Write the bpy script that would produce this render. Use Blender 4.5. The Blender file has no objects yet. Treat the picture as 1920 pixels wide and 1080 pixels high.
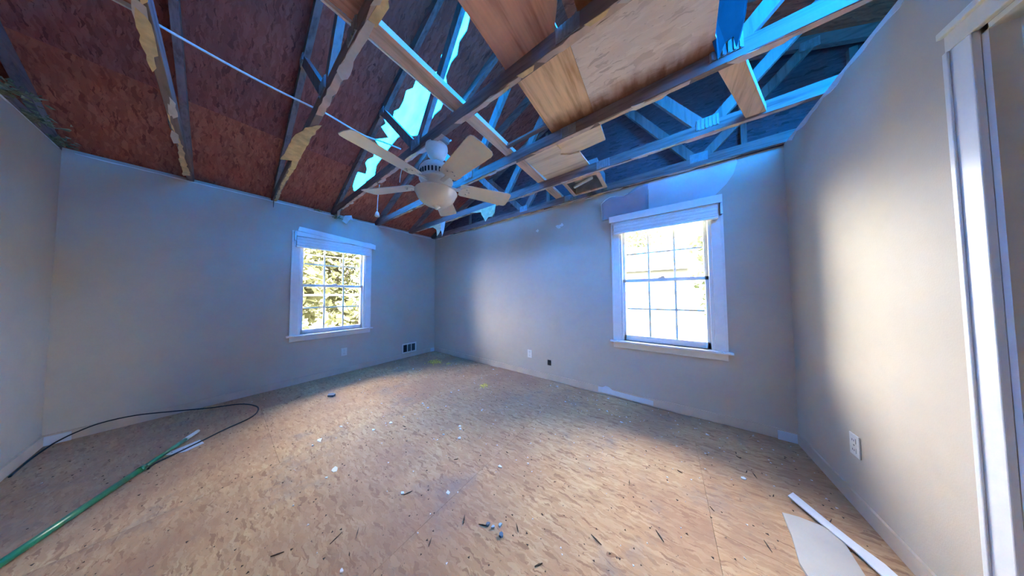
import bpy, bmesh, math, random
from mathutils import Matrix, Vector
random.seed(7)
sc = bpy.context.scene
COL = sc.collection

# ------------------------------------------------------------------ camera
CAM_H = 1.195
f_px, pitch, yaw, roll = 393.75, 0.03483, 0.62828, -0.00587
cam = bpy.data.cameras.new('camera'); cam.sensor_width = 36.0; cam.sensor_fit = 'HORIZONTAL'
cam.lens = 36.0 * f_px / 1920.0; cam.clip_start = 0.02; cam.clip_end = 300
camo = bpy.data.objects.new('camera', cam); COL.objects.link(camo)
def camdir(r, u, f):
    c, s = math.cos(roll), math.sin(roll); r, u = c*r - s*u, s*r + c*u
    c, s = math.cos(pitch), math.sin(pitch); u, f = c*u + s*f, -s*u + c*f
    return Vector((-math.sin(yaw)*f + math.cos(yaw)*r, math.cos(yaw)*f + math.sin(yaw)*r, u))
R_, U_, F_ = camdir(1, 0, 0), camdir(0, 1, 0), camdir(0, 0, 1)
M_ = Matrix((R_, U_, -F_)).transposed().to_4x4(); M_.translation = (0, 0, CAM_H)
camo.matrix_world = M_
sc.camera = camo

# ------------------------------------------------------------------ light
SKY = 20.0
SUN = 100.0
w = bpy.data.worlds.new('sky'); sc.world = w; w.use_nodes = True
bg = w.node_tree.nodes['Background']; bg.inputs[0].default_value = (1.0, 0.96, 0.90, 1); bg.inputs[1].default_value = SKY
sun = bpy.data.lights.new('sun', 'SUN'); sun.energy = SUN; sun.angle = 0.01; sun.color = (1.0, 0.97, 0.92)
suno = bpy.data.objects.new('sun', sun); COL.objects.link(suno)
sd = Vector((0.22, -0.45, 0.87)).normalized()            # towards the sun
suno.rotation_euler = sd.to_track_quat('Z', 'Y').to_euler(); suno.location = (3, -6, 12)
sc.view_settings.view_transform = 'Standard'; sc.view_settings.look = 'None'
sc.view_settings.exposure = 1.56; sc.view_settings.gamma = 1.0
sc.view_settings.use_curve_mapping = False
sc.cycles.max_bounces = 12; sc.cycles.diffuse_bounces = 7; sc.cycles.transparent_max_bounces = 16

# ------------------------------------------------------------------ node helpers
class NT:
    def __init__(s, name):
        s.m = bpy.data.materials.new(name); s.m.use_nodes = True
        s.t = s.m.node_tree; s.n = s.t.nodes; s.b = s.n['Principled BSDF']; s.out = s.n['Material Output']
    def add(s, typ, **kw):
        n = s.n.new(typ)
        for k, v in kw.items(): setattr(n, k, v)
        return n
    def put(s, inp, v):
        if hasattr(v, 'is_output') or isinstance(v, bpy.types.NodeSocket): s.t.links.new(v, inp)
        elif isinstance(v, (tuple, list)) and len(v) == 3 and inp.type == 'RGBA': inp.default_value = (*v, 1)
        else: inp.default_value = v
    def coord(s, rnd=True):
        tc = s.add('ShaderNodeTexCoord')
        if not rnd: return tc.outputs['Object']
        oi = s.add('ShaderNodeObjectInfo')
        m = s.add('ShaderNodeVectorMath', operation='MULTIPLY_ADD')
        s.put(m.inputs[0], oi.outputs['Random']); m.inputs[1].default_value = (37, 53, 19)
        s.put(m.inputs[2], tc.outputs['Object'])
        return m.outputs[0]
    def mapping(s, v, rot=(0, 0, 0), scale=(1, 1, 1), loc=(0, 0, 0)):
        n = s.add('ShaderNodeMapping'); s.put(n.inputs[0], v)
        n.inputs['Location'].default_value = loc; n.inputs['Rotation'].default_value = rot; n.inputs['Scale'].default_value = scale
        return n.outputs[0]
    def noise(s, v, scale=5, detail=4, rough=.55, dist=0):
        n = s.add('ShaderNodeTexNoise'); s.put(n.inputs['Vector'], v)
        n.inputs['Scale'].default_value = scale; n.inputs['Detail'].default_value = detail
        n.inputs['Roughness'].default_value = rough; n.inputs['Distortion'].default_value = dist
        return n.outputs[0]
    def voro(s, v, scale=1):
        n = s.add('ShaderNodeTexVoronoi', voronoi_dimensions='3D'); s.put(n.inputs['Vector'], v); n.inputs['Scale'].default_value = scale
        return n
    def ramp(s, v, stops):
        n = s.add('ShaderNodeValToRGB'); s.put(n.inputs[0], v)
        e = n.color_ramp.elements
        while len(e) < len(stops): e.new(0.5)
        for el, (p, c) in zip(e, stops): el.position = p; el.color = (*c, 1) if len(c) == 3 else c
        return n.outputs[0]
    def mix(s, f, a, b, mode='MIX'):
        n = s.add('ShaderNodeMix', data_type='RGBA', blend_type=mode)
        s.put(n.inputs['Factor'], f); s.put(n.inputs['A'], a); s.put(n.inputs['B'], b)
        return n.outputs['Result']
    def math(s, op, a, b=0.0):
        n = s.add('ShaderNodeMath', operation=op); s.put(n.inputs[0], a); s.put(n.inputs[1], b); return n.outputs[0]
    def bump(s, h, strength=.3, dist=.01):
        n = s.add('ShaderNodeBump'); s.put(n.inputs['Height'], h)
        n.inputs['Strength'].default_value = strength; n.inputs['Distance'].default_value = dist
        s.put(s.b.inputs['Normal'], n.outputs[0])
    def done(s, col=None, rough=.6, metal=0.0, spec=.3):
        if col is not None: s.put(s.b.inputs['Base Color'], col)
        s.put(s.b.inputs['Roughness'], rough); s.b.inputs['Metallic'].default_value = metal
        s.b.inputs['Specular IOR Level'].default_value = spec
        return s.m
MAT = {}
def plain(name, col, rough=.55, metal=0.0, spec=.3, var=.12, scale=12):
    t = NT(name); n = t.noise(t.coord(), scale, 5)
    c = t.ramp(n, [(.3, tuple(x*(1-var) for x in col)), (.7, tuple(min(1, x*(1+var)) for x in col))])
    MAT[name] = t.done(c, rough, metal, spec); return MAT[name]
def osb(name, cols, size=1.0, axes='xy', spec=.15, stains=(), blot=.5, extra=None):
    """oriented strand board: layers of long flat strands, each a random tone"""
    t = NT(name); v = t.coord()
    if axes == 'xz': v = t.mapping(v, rot=(math.pi/2, 0, 0))
    warp = t.noise(v, 9*size, 3)
    wv = t.add('ShaderNodeVectorMath', operation='MULTIPLY_ADD'); t.put(wv.inputs[0], warp); wv.inputs[1].default_value = (.05, .05, 0); t.put(wv.inputs[2], v)
    val = None; hgt = None
    for i, (ang, sx, sy) in enumerate([(0.2, 9, 42), (1.5, 10, 48), (-.5, 8, 40), (.9, 11, 50), (-1.1, 9, 44), (.05, 8, 38)]):
        mp = t.mapping(wv.outputs[0], rot=(0, 0, ang), scale=(sx*size, sy*size, .01), loc=(i*3.1, i*1.7, 0))
        vo = t.voro(mp)
        sp = t.add('ShaderNodeSeparateColor'); t.put(sp.inputs[0], vo.outputs['Color'])
        if val is None: val = sp.outputs[0]
        else:
            mk = t.math('GREATER_THAN', sp.outputs[1], .62)
            m = t.add('ShaderNodeMix', data_type='FLOAT'); t.put(m.inputs[0], mk); t.put(m.inputs[2], val); t.put(m.inputs[3], sp.outputs[0]); val = m.outputs[0]
    col = t.ramp(val, [(0, cols[0]), (.18, cols[1]), (.6, cols[2]), (1, cols[3])])
    big = t.noise(v, 1.3, 5, .6)
    col = t.mix(t.math('MULTIPLY', t.ramp(big, [(.42, (0, 0, 0)), (.7, (1, 1, 1))]), blot), col, cols[4])
    fleck = t.noise(t.mapping(v, rot=(0, 0, .5), scale=(14, 46, 1)), 1.6*size, 3, .6)
    col = t.mix(t.ramp(fleck, [(.66, (0, 0, 0)), (.72, (1, 1, 1))]), col, cols[0])
    if extra: col = extra(t, col)
    t.bump(val, .25, .004)
    MAT[name] = t.done(col, .75, 0, spec); return MAT[name]
def edge_stain(t, col):
    # brown water stain that crept in from the edge resting on the truss
    vo = t.coord(False); sp = t.add('ShaderNodeSeparateXYZ'); t.put(sp.inputs[0], vo)
    n = t.noise(t.mapping(vo, scale=(9, 2.5, 1)), 1.5, 4)
    f = t.math('ADD', sp.outputs[1], t.math('MULTIPLY', n, .22))
    col = t.mix(t.math('MULTIPLY', t.ramp(f, [(.22, (0, 0, 0)), (.33, (1, 1, 1))]), .8), col, (.40, .15, .05))
    return t.mix(t.math('MULTIPLY', t.ramp(f, [(.30, (0, 0, 0)), (.37, (1, 1, 1))]), .6), col, (.10, .03, .02))
def wood(name, light, dark, along='x', knots=.5, scale=1.0, stain=None, rough=.7, edge=False):
    """sawn board or plywood face: long wavy grain, a few knots"""
    t = NT(name); v = t.coord()
    sc3 = {'x': (1.2, 14, 14), 'y': (14, 1.2, 14), 'z': (14, 14, 1.2)}[along]
    n1 = t.noise(t.mapping(v, scale=tuple(q*scale for q in sc3)), 1.0, 4, .6, 1.2)
    n2 = t.noise(t.mapping(v, scale=tuple(q*scale*4 for q in sc3)), 1.0, 3, .6, .3)
    g = t.math('ADD', t.math('MULTIPLY', n1, .7), t.math('MULTIPLY', n2, .3))
    col = t.ramp(g, [(.36, dark), (.5, light), (.62, tuple(min(1, c*1.12) for c in light))])
    vo = t.voro(t.mapping(v, scale={'x': (1.6, 5, 5), 'y': (5, 1.6, 5), 'z': (5, 5, 1.6)}[along]), 1.0)
    k = t.ramp(vo.outputs['Distance'], [(.05, (1, 1, 1)), (.14, (0, 0, 0))])
    col = t.mix(t.math('MULTIPLY', k, knots), col, tuple(c*.35 for c in dark))
    if edge:
        col = edge_stain(t, col)
    if stain:
        b = t.noise(v, 2.2, 5, .6)
        col = t.mix(t.ramp(b, [(.5, (0, 0, 0)), (.66, (1, 1, 1))]), col, stain)
    t.bump(g, .15, .003)
    MAT[name] = t.done(col, rough, 0, .2); return MAT[name]

# painted walls
def wall_paint():
    t = NT('wall_paint'); v = t.coord(False)
    a = t.noise(v, 1.1, 5, .6); b = t.noise(v, 6, 6, .65)
    col = t.ramp(a, [(.3, (.50, .435, .36)), (.55, (.54, .465, .38)), (.75, (.575, .49, .395))])
    col = t.mix(t.math('MULTIPLY', t.ramp(b, [(.45, (0, 0, 0)), (.75, (1, 1, 1))]), .22), col, (.42, .355, .27))
    t.bump(t.noise(v, 160, 3), .12, .003)
    MAT['wall'] = t.done(col, .62, 0, .25)
wall_paint()
plain('primer', (.62, .66, .70), .8, var=.05, scale=5)
plain('trim_white', (.78, .78, .76), .35, spec=.4, var=.04)
plain('trim_warm_lit', (.74, .70, .60), .4, spec=.4, var=.05)  # white trim of the door head, with warm light put into its colour
plain('vinyl', (.80, .81, .80), .3, spec=.45, var=.03)
plain('base_tan', (.58, .47, .37), .6, var=.12, scale=4)
plain('ivory', (.72, .70, .66), .35, spec=.4, var=.03)
plain('fan_white', (.74, .69, .60), .38, spec=.4, var=.04)
plain('fan_glass', (.80, .74, .64), .25, spec=.5, var=.06, scale=9)
plain('dark', (.015, .015, .018), .6)
plain('black_rubber', (.018, .018, .022), .45)
plain('green', (.006, .16, .075), .28, spec=.6, var=.1)
plain('galv', (.30, .32, .33), .5, metal=.3, var=.15, scale=30)
plain('duct_metal', (.42, .44, .45), .4, metal=.5, var=.2)
plain('paper_tan', (.72, .54, .30), .85, var=.2, scale=20)
plain('paper_grey', (.66, .58, .54), .85, var=.1, scale=14)
plain('paper_mauve', (.40, .385, .44), .8, var=.06)
plain('insulation', (.78, .56, .12), .95, var=.4, scale=40)
plain('insulation_dirty', (.26, .25, .14), .95, var=.4, scale=40)
plain('plaster', (.78, .77, .74), .85, var=.08)
plain('splinter', (.08, .05, .035), .8, var=.4)
plain('drywall_sheet', (.50, .45, .38), .8, var=.05, scale=6)
plain('cable_white', (.72, .72, .70), .45)
plain('felt', (.012, .012, .02), .8)
plain('blue_scrap', (.10, .16, .24), .6)
plain('glassbit', (.30, .42, .52), .3)
FLOOR_COLS = [(.33, .175, .09), (.49, .29, .145), (.54, .33, .17), (.62, .41, .22), (.34, .175, .105)]
def floor_marks(t, col):
    v = t.coord(False)
    g = t.noise(t.mapping(v, loc=(3.3, 1.2, 0)), .75, 5, .6)
    col = t.mix(t.math('MULTIPLY', t.ramp(g, [(.44, (0, 0, 0)), (.62, (1, 1, 1))]), .5), col, (.33, .19, .135))
    a = t.noise(v, 2.4, 6, .7)
    col = t.mix(t.math('MULTIPLY', t.ramp(a, [(.56, (0, 0, 0)), (.72, (1, 1, 1))]), .55), col, (.20, .18, .175))
    b = t.noise(t.mapping(v, scale=(1, 1, 1), loc=(9, 4, 0)), 45, 3, .6)
    return t.mix(t.ramp(b, [(.69, (0, 0, 0)), (.73, (1, 1, 1))]), col, (.10, .07, .055))
osb('osb_floor', FLOOR_COLS, 2.0, extra=floor_marks, blot=.75)
osb('osb_roof', [(.26, .06, .035), (.44, .12, .062), (.52, .145, .075), (.62, .19, .10), (.33, .08, .05)], 1.6)
osb('osb_roof_dark', [(.17, .045, .035), (.32, .09, .06), (.38, .11, .075), (.45, .145, .10), (.22, .06, .05)], 1.6)
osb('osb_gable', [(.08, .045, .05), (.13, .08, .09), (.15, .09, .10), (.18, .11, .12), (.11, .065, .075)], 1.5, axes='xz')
osb('osb_pale', [(.58, .46, .42), (.78, .65, .60), (.83, .70, .65), (.90, .78, .73), (.74, .57, .50)], 1.3, extra=edge_stain)
wood('ply_red', (.70, .38, .28), (.46, .20, .14), 'y', .8, .8, stain=(.58, .32, .27))
wood('ply_tan', (.84, .56, .35), (.58, .31, .16), 'y', .4, .8, edge=True)
wood('ply_pale', (.84, .68, .52), (.66, .48, .34), 'x', .5, .7)
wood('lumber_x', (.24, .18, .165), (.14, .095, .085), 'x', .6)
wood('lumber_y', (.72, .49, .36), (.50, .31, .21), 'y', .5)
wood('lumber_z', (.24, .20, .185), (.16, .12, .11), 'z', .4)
def glass_mat():
    t = NT('glass'); t.n.remove(t.b)
    tr = t.add('ShaderNodeBsdfTransparent'); tr.inputs[0].default_value = (.94, .96, .95, 1)
    gl = t.add('ShaderNodeBsdfGlossy'); gl.inputs['Roughness'].default_value = .02
    fr = t.add('ShaderNodeFresnel'); fr.inputs[0].default_value = 1.25
    mx = t.add('ShaderNodeMixShader'); t.put(mx.inputs[0], fr.outputs[0]); t.put(mx.inputs[1], tr.outputs[0]); t.put(mx.inputs[2], gl.outputs[0])
    t.put(t.out.inputs[0], mx.outputs[0]); MAT['glass'] = t.m
glass_mat()
def tarp_mat():
    t = NT('tarp'); t.n.remove(t.b); v = t.coord(False)
    n = t.noise(t.mapping(v, scale=(3, 9, 3)), 1.2, 4)
    tl = t.add('ShaderNodeBsdfTranslucent'); t.put(tl.inputs[0], t.ramp(n, [(.3, (.002, .175, .78)), (.7, (.004, .225, .95))]))
    df = t.add('ShaderNodeBsdfDiffuse'); df.inputs[0].default_value = (.004, .16, .5, 1)
    mx = t.add('ShaderNodeMixShader'); mx.inputs[0].default_value = .10
    t.put(mx.inputs[1], tl.outputs[0]); t.put(mx.inputs[2], df.outputs[0]); t.put(t.out.inputs[0], mx.outputs[0]); MAT['tarp'] = t.m
tarp_mat()

# ------------------------------------------------------------------ mesh helpers (authored in world coordinates)
class MB:
    def __init__(s): s.v = []; s.f = []; s.sm = []
    def face(s, pts, smooth=False):
        b = len(s.v); s.v += [tuple(p) for p in pts]; s.f.append(tuple(range(b, b+len(pts)))); s.sm.append(smooth); return s
    def hexa(s, p):
        b = len(s.v); s.v += [tuple(q) for q in p]
        for q in ((0, 3, 2, 1), (4, 5, 6, 7), (0, 1, 5, 4), (1, 2, 6, 5), (2, 3, 7, 6), (3, 0, 4, 7)): s.f.append(tuple(b+i for i in q)); s.sm.append(False)
        return s
    def box(s, x0, x1, y0, y1, z0, z1):
        return s.hexa([(x0, y0, z0), (x1, y0, z0), (x1, y1, z0), (x0, y1, z0), (x0, y0, z1), (x1, y0, z1), (x1, y1, z1), (x0, y1, z1)])
    def prism(s, poly, off):
        """closed polygon (3D points) extruded by the vector off"""
        b = len(s.v); n = len(poly); s.v += [tuple(p) for p in poly] + [tuple(p[i]+off[i] for i in range(3)) for p in poly]
        s.f.append(tuple(range(b, b+n))[::-1]); s.f.append(tuple(range(b+n, b+2*n))); s.sm += [False, False]
        for i in range(n):
            j = (i+1) % n; s.f.append((b+i, b+j, b+n+j, b+n+i)); s.sm.append(False)
        return s
    def bar(s, p0, p1, wd, dp, side=(0, 1, 0)):
        """rectangular bar from p0 to p1; wd along side, dp across"""
        p0, p1 = Vector(p0), Vector(p1); d = (p1-p0).normalized(); a = Vector(side).normalized(); c = d.cross(a).normalized()
        q = []
        for p in (p0, p1):
            for i, j in ((-1, -1), (1, -1), (1, 1), (-1, 1)): q.append(p + a*(i*wd/2) + c*(j*dp/2))
        return s.hexa(q)
    def tube(s, pts, r, n=8, cap=True):
        pts = [Vector(p) for p in pts]; rs = r if isinstance(r, (list, tuple)) else [r]*len(pts)
        up = Vector((0, 0, 1)); b = len(s.v); prev = None
        for i, p in enumerate(pts):
            d = (pts[min(i+1, len(pts)-1)] - pts[max(i-1, 0)]).normalized()
            a = d.cross(up) if abs(d.z) < .95 else d.cross(Vector((1, 0, 0)))
            a.normalize(); c = d.cross(a)
            if prev is not None and a.dot(prev) < 0: a = -a; c = -c
            prev = a
            for k in range(n):
                t = 2*math.pi*k/n; s.v.append(tuple(p + (a*math.cos(t) + c*math.sin(t))*rs[i]))
        for i in range(len(pts)-1):
            for k in range(n):
                s.f.append((b+i*n+k, b+i*n+(k+1) % n, b+(i+1)*n+(k+1) % n, b+(i+1)*n+k)); s.sm.append(True)
        if cap:
            s.f.append(tuple(b+k for k in range(n))[::-1]); s.f.append(tuple(b+(len(pts)-1)*n+k for k in range(n))); s.sm += [False, False]
        return s
    def lathe(s, cx, cy, prof, n=36):
        b = len(s.v)
        for r, z in prof:
            for k in range(n):
                t = 2*math.pi*k/n; s.v.append((cx+r*math.cos(t), cy+r*math.sin(t), z))
        for i in range(len(prof)-1):
            for k in range(n):
                s.f.append((b+i*n+k, b+i*n+(k+1) % n, b+(i+1)*n+(k+1) % n, b+(i+1)*n+k)); s.sm.append(True)
        s.f.append(tuple(b+k for k in range(n))); s.f.append(tuple(b+(len(prof)-1)*n+k for k in range(n))); s.sm += [False, False]
        return s
    def build(s, name, mat, parent=None, bevel=0.0):
        if parent is not None: o = Vector(parent['_o'])
        else:
            lo = [min(v[i] for v in s.v) for i in range(3)]; hi = [max(v[i] for v in s.v) for i in range(3)]
            o = Vector(((lo[0]+hi[0])/2, (lo[1]+hi[1])/2, lo[2]))
        me = bpy.data.meshes.new(name); me.from_pydata([tuple(Vector(v)-o) for v in s.v], [], s.f)
        me.polygons.foreach_set('use_smooth', s.sm)
        bm = bmesh.new(); bm.from_mesh(me); bmesh.ops.recalc_face_normals(bm, faces=bm.faces); bm.to_mesh(me); bm.free()
        me.materials.append(MAT[mat]); ob = bpy.data.objects.new(name, me); COL.objects.link(ob)
        if parent is not None: ob.parent = parent
        else: ob.location = o
        ob['_o'] = tuple(o)
        if bevel:
            m = ob.modifiers.new('edge', 'BEVEL'); m.width = bevel; m.segments = 2; m.limit_method = 'ANGLE'
        return ob
def empty(name, loc):
    o = bpy.data.objects.new(name, None); COL.objects.link(o); o.location = loc; o.empty_display_size = .1; o['_o'] = tuple(loc); return o
def tag(o, label=None, cat=None, group=None, kind=None):
    if label: o['label'] = label
    if cat: o['category'] = cat
    if group: o['group'] = group
    if kind: o['kind'] = kind
    return o
def bx(*a): return MB().box(*a)
U = random.uniform

# ------------------------------------------------------------------ room dimensions
XA, XR, YL, YB, H = -4.084, 0.837, -0.830, 2.731, 2.44
T = 0.14
TAN = 0.4167; XRIDGE = -0.71; COS = 1/math.sqrt(1+TAN*TAN); SIN = TAN*COS
def zl(x): return 2.54 + TAN*(x - XA)                     # underside of the left roof slope
ZRIDGE = zl(XRIDGE)
def zr(x): return ZRIDGE - TAN*(x - XRIDGE)
XE = 2*XRIDGE - XA                                        # far eave wall, 2.66
YREAR, YG = -3.3, YB + 0.06

# ------------------------------------------------------------------ floor
fl = bx(XA-.1, XE+.1, YREAR-.1, YB+.1, -.25, -.02).build('floor', 'lumber_y'); tag(fl, kind='structure')
xs = [XA, -3.49, -2.27, -1.05, .17, XR+.13]
for i in range(5):
    y = YL - .12 - (1.22 if i % 2 else 0)
    while y < YB:
        a, b = max(y, YL), min(y+2.44, YB)
        if b - a > .05: bx(xs[i]+.0006, xs[i+1]-.0006, a+.0006, b-.0006, -.02, 0).build('floor_panel', 'osb_floor', fl)
        y += 2.44
bx(XR+.13, XE, YREAR, YB, -.02, 0).build('floor_panel', 'osb_floor', fl)
bx(XA, XR+.13, YREAR, YL-.12, -.02, 0).build('floor_panel', 'osb_floor', fl)

# ------------------------------------------------------------------ walls with openings
WAy0, WAy1, WBx0, WBx1, WZ0, WZ1 = .615, 1.405, -.415, .372, .668, 2.02
wa = MB()
wa.box(XA-T, XA, YREAR, WAy0, -.3, H).box(XA-T, XA, WAy1, YB+T, -.3, H).box(XA-T, XA, WAy0, WAy1, -.3, WZ0).box(XA-T, XA, WAy0, WAy1, WZ1, H)
wa.box(XA-T, XA-.06, YREAR, YB+T, H, H+.045)
wall_left = tag(wa.build('wall_left', 'wall'), kind='structure')
wb = MB()
wb.box(XA, WBx0, YB, YB+T, -.3, H).box(WBx1, XE+T, YB, YB+T, -.3, H).box(WBx0, WBx1, YB, YB+T, -.3, WZ0).box(WBx0, WBx1, YB, YB+T, WZ1, H)
wall_back = tag(wb.build('wall_back', 'wall'), kind='structure')
DY0, DY1, DZ = .56, 1.40, 2.035
wr = MB()
wr.box(XR, XR+.115, YL-.12, DY0, 0, H).box(XR, XR+.115, DY1, YB, 0, H).box(XR, XR+.115, DY0, DY1, DZ, H)
wall_right = tag(wr.build('wall_right', 'wall'), kind='structure')
wall_near = tag(bx(XA, XR, YL-.12, YL, 0, H).build('wall_near', 'wall'), kind='structure')
tag(bx(XE, XE+T, YREAR, YB, -.3, H+.045).build('wall_far_hall', 'wall'), kind='structure')
tag(bx(XA, XE, YREAR-T, YREAR, -.3, H).build('wall_rear', 'wall'), kind='structure')
cl = MB().box(XR+.0575, XE, YREAR, YB, H-.013, H).box(XA, XR+.0575, YREAR, YL-.06, H-.013, H)
# neighbouring ceilings sit on the far halves of the partition walls
tag(cl.build('ceiling', 'drywall_sheet'), kind='structure')

# baseboards: unpainted tan boards, some white ends left at the corners
bh, bt = .085, .012
base_l = tag(bx(XA, XA+bt, YL, YB, .004, bh).build('baseboard_left', 'base_tan'), kind='structure')
base_b = tag(bx(XA+bt, XR-bt, YB-bt, YB, .004, bh).build('baseboard_back', 'base_tan'), kind='structure')
base_r = tag(bx(XR-bt, XR, DY1+.075, YB, .004, bh).build('baseboard_right', 'base_tan'), kind='structure')
base_n = tag(bx(XA+bt, XR, YL, YL+bt, .004, bh).build('baseboard_near', 'base_tan'), kind='structure')
bx(XA+bt, XA+bt+.012, YB-.10, YB-bt, .004, .075).build('white_end', 'primer', base_l)
bx(.725, XR-bt, YB-bt-.008, YB-bt, .002, .072).build('white_end', 'primer', base_b)
bx(XA+bt, XA+bt+.010, YL+bt, YL+.11, .004, .075).build('white_end', 'primer', base_n)
pts = [(-.685, .018), (-.55, .02), (-.3, .012), (-.127, .014), (-.127, .062), (-.2, .066), (-.36, .068), (-.52, .074), (-.56, .10), (-.60, .105), (-.63, .085), (-.685, .078)]
MB().prism([(x, YB-bt-.003, z) for x, z in pts], (0, .003, 0)).build('scraped_patch', 'primer', base_b)

# torn paint and paper on the back wall above the window
pts = [(-.115, 2.345), (-.118, 2.10), (-.05, 2.085), (.21, 2.09), (.31, 2.10), (.41, 2.135), (.49, 2.22), (.54, 2.304), (.566, 2.40), (.56, 2.435), (-.15, 2.435), (-.13, 2.40)]
MB().prism([(x, YB-.0015, z) for x, z in pts], (0, .0015, 0)).build('peeled_patch', 'primer', wall_back)
# curled flap of painted paper standing off the wall beside the patch
fm = MB(); NX, NZ = 14, 8
def flap(u, v):
    x = -.60 + u*.48; z = 2.10 + v*(.30 - .10*(1-u)**2 + .03*math.sin(u*9)); z = min(z, 2.432)
    return (x, YB - .006 - .05*max(0, .35-u)**1.2*v - .02*v*v*(1-u), z)
fm.v = [flap(i/NX, j/NZ) for i in range(NX+1) for j in range(NZ+1)]
for i in range(NX):
    for j in range(NZ): fm.f.append((i*(NZ+1)+j, (i+1)*(NZ+1)+j, (i+1)*(NZ+1)+j+1, i*(NZ+1)+j+1)); fm.sm.append(True)
fo = fm.build('curled_paper', 'paper_mauve', wall_back); md = fo.modifiers.new('thick', 'SOLIDIFY'); md.thickness = .0015
edge = [flap(0, j/6) for j in range(7)] + [flap(i/10, 1) for i in range(1, 7)]
MB().tube([(p[0], p[1]-.001, p[2]) for p in edge], .004, 5).build('curled_paper_edge', 'plaster', wall_back)
for cx, cz, r in ((-1.507, 2.151, .03), (-1.18, 2.150, .035), (-1.13, 2.158, .03)):
    m = MB(); pl = []
    for k in range(9):
        a = k*2*math.pi/9; q = r*U(.5, 1.1); pl.append((cx+q*math.cos(a)*1.2, YB-.006, cz+q*math.sin(a)))
    m.prism(pl, (0, .006, 0)).build('plaster_crumb', 'plaster', wall_back)
# ragged light paper edges along the tops of the walls
def ragged_top(wall, axis, a, b, c, hmin, hmax, n, mat, off):
    pl = []; x = a
    for k in range(n+1):
        t = a + (b-a)*k/n; pl.append((t, H - (U(hmin, hmax) if 0 < k < n else .004)))
    pl += [(b, H), (a, H)]
    if axis == 'y': P3 = [(c, t, z) for t, z in pl]; o = (off, 0, 0)
    else: P3 = [(t, c, z) for t, z in pl]; o = (0, off, 0)
    MB().prism(P3, o).build('torn_paper_edge', mat, wall)
ragged_top(wall_right, 'y', DY1-.4, YB-.02, XR-.003, .008, .05, 26, 'primer', .003)
ragged_top(wall_left, 'y', YL+.05, YB-.05, XA, .003, .014, 46, 'plaster', .003)
ragged_top(wall_back, 'x', XA+.05, -.65, YB, .003, .018, 40, 'plaster', -.003)
ragged_top(wall_near, 'x', XA+.05, -1.0, YL, .003, .012, 30, 'plaster', .003)

# ------------------------------------------------------------------ door casing in the right wall
d1 = tag(empty('door_1', (XR, (DY0+DY1)/2, 0)), kind='structure')
for y0, y1 in ((DY1, DY1+.078), (DY0-.078, DY0)):
    m = MB().box(XR-.016, XR, y0, y1, 0, DZ).box(XR-.022, XR-.016, (y0 if y0 < 1 else y1-.018), (y0+.018 if y0 < 1 else y1), 0, DZ)
    m.build('casing', 'trim_white', d1, .003)
MB().box(XR-.016, XR, DY0-.078, DY1+.078, DZ, DZ+.078).box(XR-.028, XR-.016, DY0-.078, DY1+.082, DZ+.058, DZ+.082).build('head_casing', 'trim_warm_lit', d1, .003)
for y0, y1 in ((DY1-.018, DY1), (DY0, DY0+.018)): bx(XR, XR+.115, y0, y1, 0, DZ).build('jamb', 'trim_white', d1)
bx(XR, XR+.115, DY0, DY1, DZ-.018, DZ).build('head_jamb', 'trim_warm_lit', d1)
for y0, y1 in ((DY1-.03, DY1-.018), (DY0+.018, DY0+.03)): bx(XR+.045, XR+.075, y0, y1, 0, DZ-.018).build('door_stop', 'trim_white', d1)

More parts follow.
